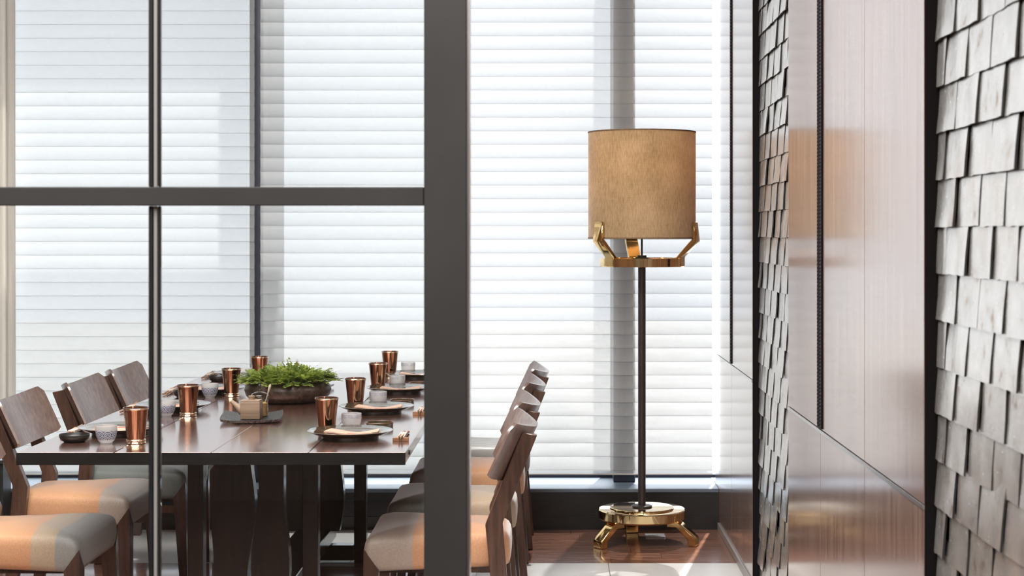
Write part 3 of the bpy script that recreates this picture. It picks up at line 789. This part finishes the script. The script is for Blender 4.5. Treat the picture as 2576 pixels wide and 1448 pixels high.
for i in range(4):
    n = ORD[i]
    place('plate', plate, (*RP[i], TZ), n+' dark plate along the right table side', 'plate', 'dinner plates on the table')
    place('plate', plate, (*LP[i], TZ), n+' dark plate along the left table side', 'plate', 'dinner plates on the table')
    place('napkin', napkin, (RP[i][0]+.006, RP[i][1]-.004, TZ+.0113), 'peach folded napkin on the %s right side plate' % n, 'napkin', 'napkins on the plates', .08*(i-1.5))
    place('napkin', napkin, (LP[i][0]+.004, LP[i][1]+.004, TZ+.0113), 'peach folded napkin on the %s left side plate' % n, 'napkin', 'napkins on the plates', PI+.06*(i-1))
    place('tumbler', tumbler, (*RT[i], TZ), 'copper tumbler behind the %s plate of the right side' % n, 'cup', 'copper tumblers on the table')
    place('tumbler', tumbler, (*LT[i], TZ), 'copper tumbler in front of the %s plate of the left side' % n, 'cup', 'copper tumblers on the table')
    place('cup_r', lambda: glass_cup(M['cup_rim']), (*RG[i], TZ), 'clear glass cup with faint blue rim behind the %s right side plate' % n, 'cup', 'glass cups on the table', i*1.1)
    place('cup_l', lambda: glass_cup(M['cup_wave']), (*LG[i], TZ), 'glass cup with blue wave pattern by the %s left side plate' % n, 'cup', 'glass cups on the table', i*.8)
    place('rdish', round_dish, (*RD[i], TZ), 'small round brown dish behind the %s right side plate' % n, 'dish', 'small dishes on the table')
    place('ldish', dish, (*LD[i], TZ), 'small black ridged dish beside the %s left side glass cup' % n, 'dish', 'small dishes on the table')
    ry = RP[i][1]-.088
    place('rest', chop_rest, (-.4615, ry, TZ), 'small wooden chopstick rest by the %s right side plate' % n, 'rest', 'chopstick rests')
    place('sticks', chopsticks, (-.4615, ry, TZ), 'sleeved chopsticks on the %s rest of the right side' % n, 'chopsticks', 'chopsticks on the table')
    ly = LP[i][1]+.10 if i else 5.42
    place('rest', chop_rest, (-1.522, ly, TZ), 'small wooden chopstick rest by the %s left side plate' % n, 'rest', 'chopstick rests', PI)
    place('sticks', chopsticks, (-1.522, ly, TZ), 'sleeved chopsticks on the %s rest of the left side' % n, 'chopsticks', 'chopsticks on the table', PI)

# condiment trays
def tray_bm():
    W, D = .104, .112
    def f(u, v):
        a, b = 2*u-1, 2*v-1
        x, y = a*W*(1-.05*b*b), b*D*(1-.05*a*a)
        z = .010 + .011*abs(a)**2.6*(.55+.45*(.5+.5*b)) + .004*max(0, b)**2
        return (x, y, z)
    def g(u, v):
        p = f(u, v); a, b = 2*u-1, 2*v-1
        return (p[0]*.97, p[1]*.97, max(0.0, p[2]-.0075-.0025*(1-max(abs(a), abs(b))**2)))
    return slab_grid(16, 16, f, g)
def make_tray():
    t = thing('condiment_tray', '', 'tray'); part('plate', tray_bm(), M['tray'], t, angle=60); return t
def teapot():
    t = thing('soy_pot', '', 'pot')
    part('body', box(-.0335, .0335, -.030, .030, 0, .062, .004, seg=2), M['bamboo'], t)
    part('top_plate', box(-.032, .032, -.0285, .0285, .062, .0645, .001), M['bamboo'], t)
    part('spout', tube([(-.030, 0, .026), (-.045, 0, .037), (-.058, 0, .050), (-.070, 0, .059)], .01, 14, radii=[.017, .012, .0085, .0065]), M['bamboo'], t)
    part('lid_knob', lathe([(0, .0645), (.010, .0645), (.0095, .070), (.0115, .074), (.0115, .0765), (.0095, .078), (0, .078)], 24), M['bamboo'], t)
    return t
def jar():
    t = thing('spice_jar', '', 'jar')
    part('body', lathe([(0, .001), (.027, .001), (.0295, .004), (.0295, .062), (.028, .068), (.0275, .068), (.0275, .004), (0, .003)], 36), M['jar_glass'], t)
    part('contents', lathe([(0, .0035), (.0268, .0035), (.0268, .045), (.018, .048), (0, .047)], 32), M['sugar'], t)
    part('lid', lathe([(.031, .0685), (.031, .071), (.026, .078), (.014, .083), (.004, .085), (.0045, .090), (.0075, .098), (.006, .106), (.002, .116), (0, .1165)], 36), M['jar_glass'], t)
    return t
def spoon_bm():
    return tube([(0, 0, .048), (.005, 0, .062), (.010, .001, .080), (.0135, .001, .092), (.0165, .002, .104), (.018, .002, .110)], .003, 10, radii=[.0022, .0022, .0024, .0045, .0050, .0018])
sets = (((-1.022, 5.715), .10, 'near', 'in front of the fern planter'), ((-1.005, 6.83), PI-.1, 'far', 'behind the fern planter'))
for i, ((x, y), rz, w1, w2) in enumerate(sets):
    c, s = math.cos(rz), math.sin(rz)
    def at(a, b): return (x+a*c-b*s, y+a*s+b*c)
    place('tray', make_tray, (x, y, TZ), 'dark textured square tray with raised corners %s' % w2, 'tray', 'condiment trays', rz)
    zt = TZ+.0088
    place('pot', teapot, (*at(.002, -.042), zt+.002), 'square pale wooden pot with spout on the tray %s' % w2, 'pot', 'pots on the trays', rz-.10)
    place('jar', jar, (*at(.024, .032), zt+.002), 'lidded glass jar of amber spice on the tray %s' % w2, 'jar', 'jars on the trays', rz)
    place('spoon', lambda: tag(part('spoon', spoon_bm(), M['spoon']), '', 'spoon'), (*at(.0425, .032), zt+.002), 'small spoon leaning at the glass jar %s' % w2, 'spoon', 'spoons on the trays', 0)

# fern planter
pr = thing('fern_planter', 'low wide brown ceramic bowl full of green fern on the table', 'planter', (-1.0, 6.36, TZ))
part('bowl', lathe([(0, 0), (.115, 0), (.140, .008), (.158, .026), (.164, .046), (.160, .062), (.148, .074), (.138, .077), (.134, .073), (.140, .060), (.130, .02), (0, .012)], 64), M['planter'], pr, angle=70)
part('soil', lathe([(.139, .062), (.09, .074), (0, .080)], 40), M['soil'], pr, angle=80)
def foliage():
    bm = bmesh.new(); st = bmesh.new(); r = random.Random(4)
    def leaflet(p, d, n, L, wd):
        side = d.cross(n).normalized()
        a = bm.verts.new(p); b = bm.verts.new(p+d*L*.5+side*wd+n*L*.06); c = bm.verts.new(p+d*L); e = bm.verts.new(p+d*L*.5-side*wd+n*L*.06)
        bm.faces.new((a, b, c, e))
    for k in range(430):
        a = r.uniform(0, 2*PI); rr = .146*math.sqrt(r.random()); base = Vector((rr*math.cos(a), rr*math.sin(a), .070))
        out = Vector((math.cos(a), math.sin(a), 0))
        lean = (rr/.14)**4*.95 + r.uniform(0, .35)
        d = (out*lean + Vector((r.uniform(-.4, .4), r.uniform(-.4, .4), 1))).normalized()
        Lf = r.uniform(.050, .072) if k > 24 else r.uniform(.074, .09)
        pos = base.copy(); nseg = 8; pts = [pos.copy()]
        for s in range(nseg):
            d = (d + Vector((0, 0, -.10)) + out*.05 + Vector((r.uniform(-.1, .1), r.uniform(-.1, .1), 0))).normalized()
            pos = pos + d*Lf/nseg; pts.append(pos.copy())
            if s < 2: continue
            up = Vector((r.uniform(-.3, .3), r.uniform(-.3, .3), 1)); sd = d.cross(up).normalized(); nn = sd.cross(d)
            ll = (.020 if k > 24 else .010)*(1-.55*s/nseg)*r.uniform(.7, 1.25)
            for q in (-1, 1): leaflet(pos, (sd*q+d*.55).normalized(), nn, ll, ll*.42)
        leaflet(pos, d, Vector((0, 0, 1)), .012, .003)
        if k % 2 == 0: tube(pts, .0007, 4, st, caps=False)
    return bm, st
fb, sb = foliage()
o = part('foliage', fb, M['leaf'], pr, angle=180); o['kind'] = 'stuff'
o = part('stems', sb, M['stem'], pr, angle=180); o['kind'] = 'stuff'
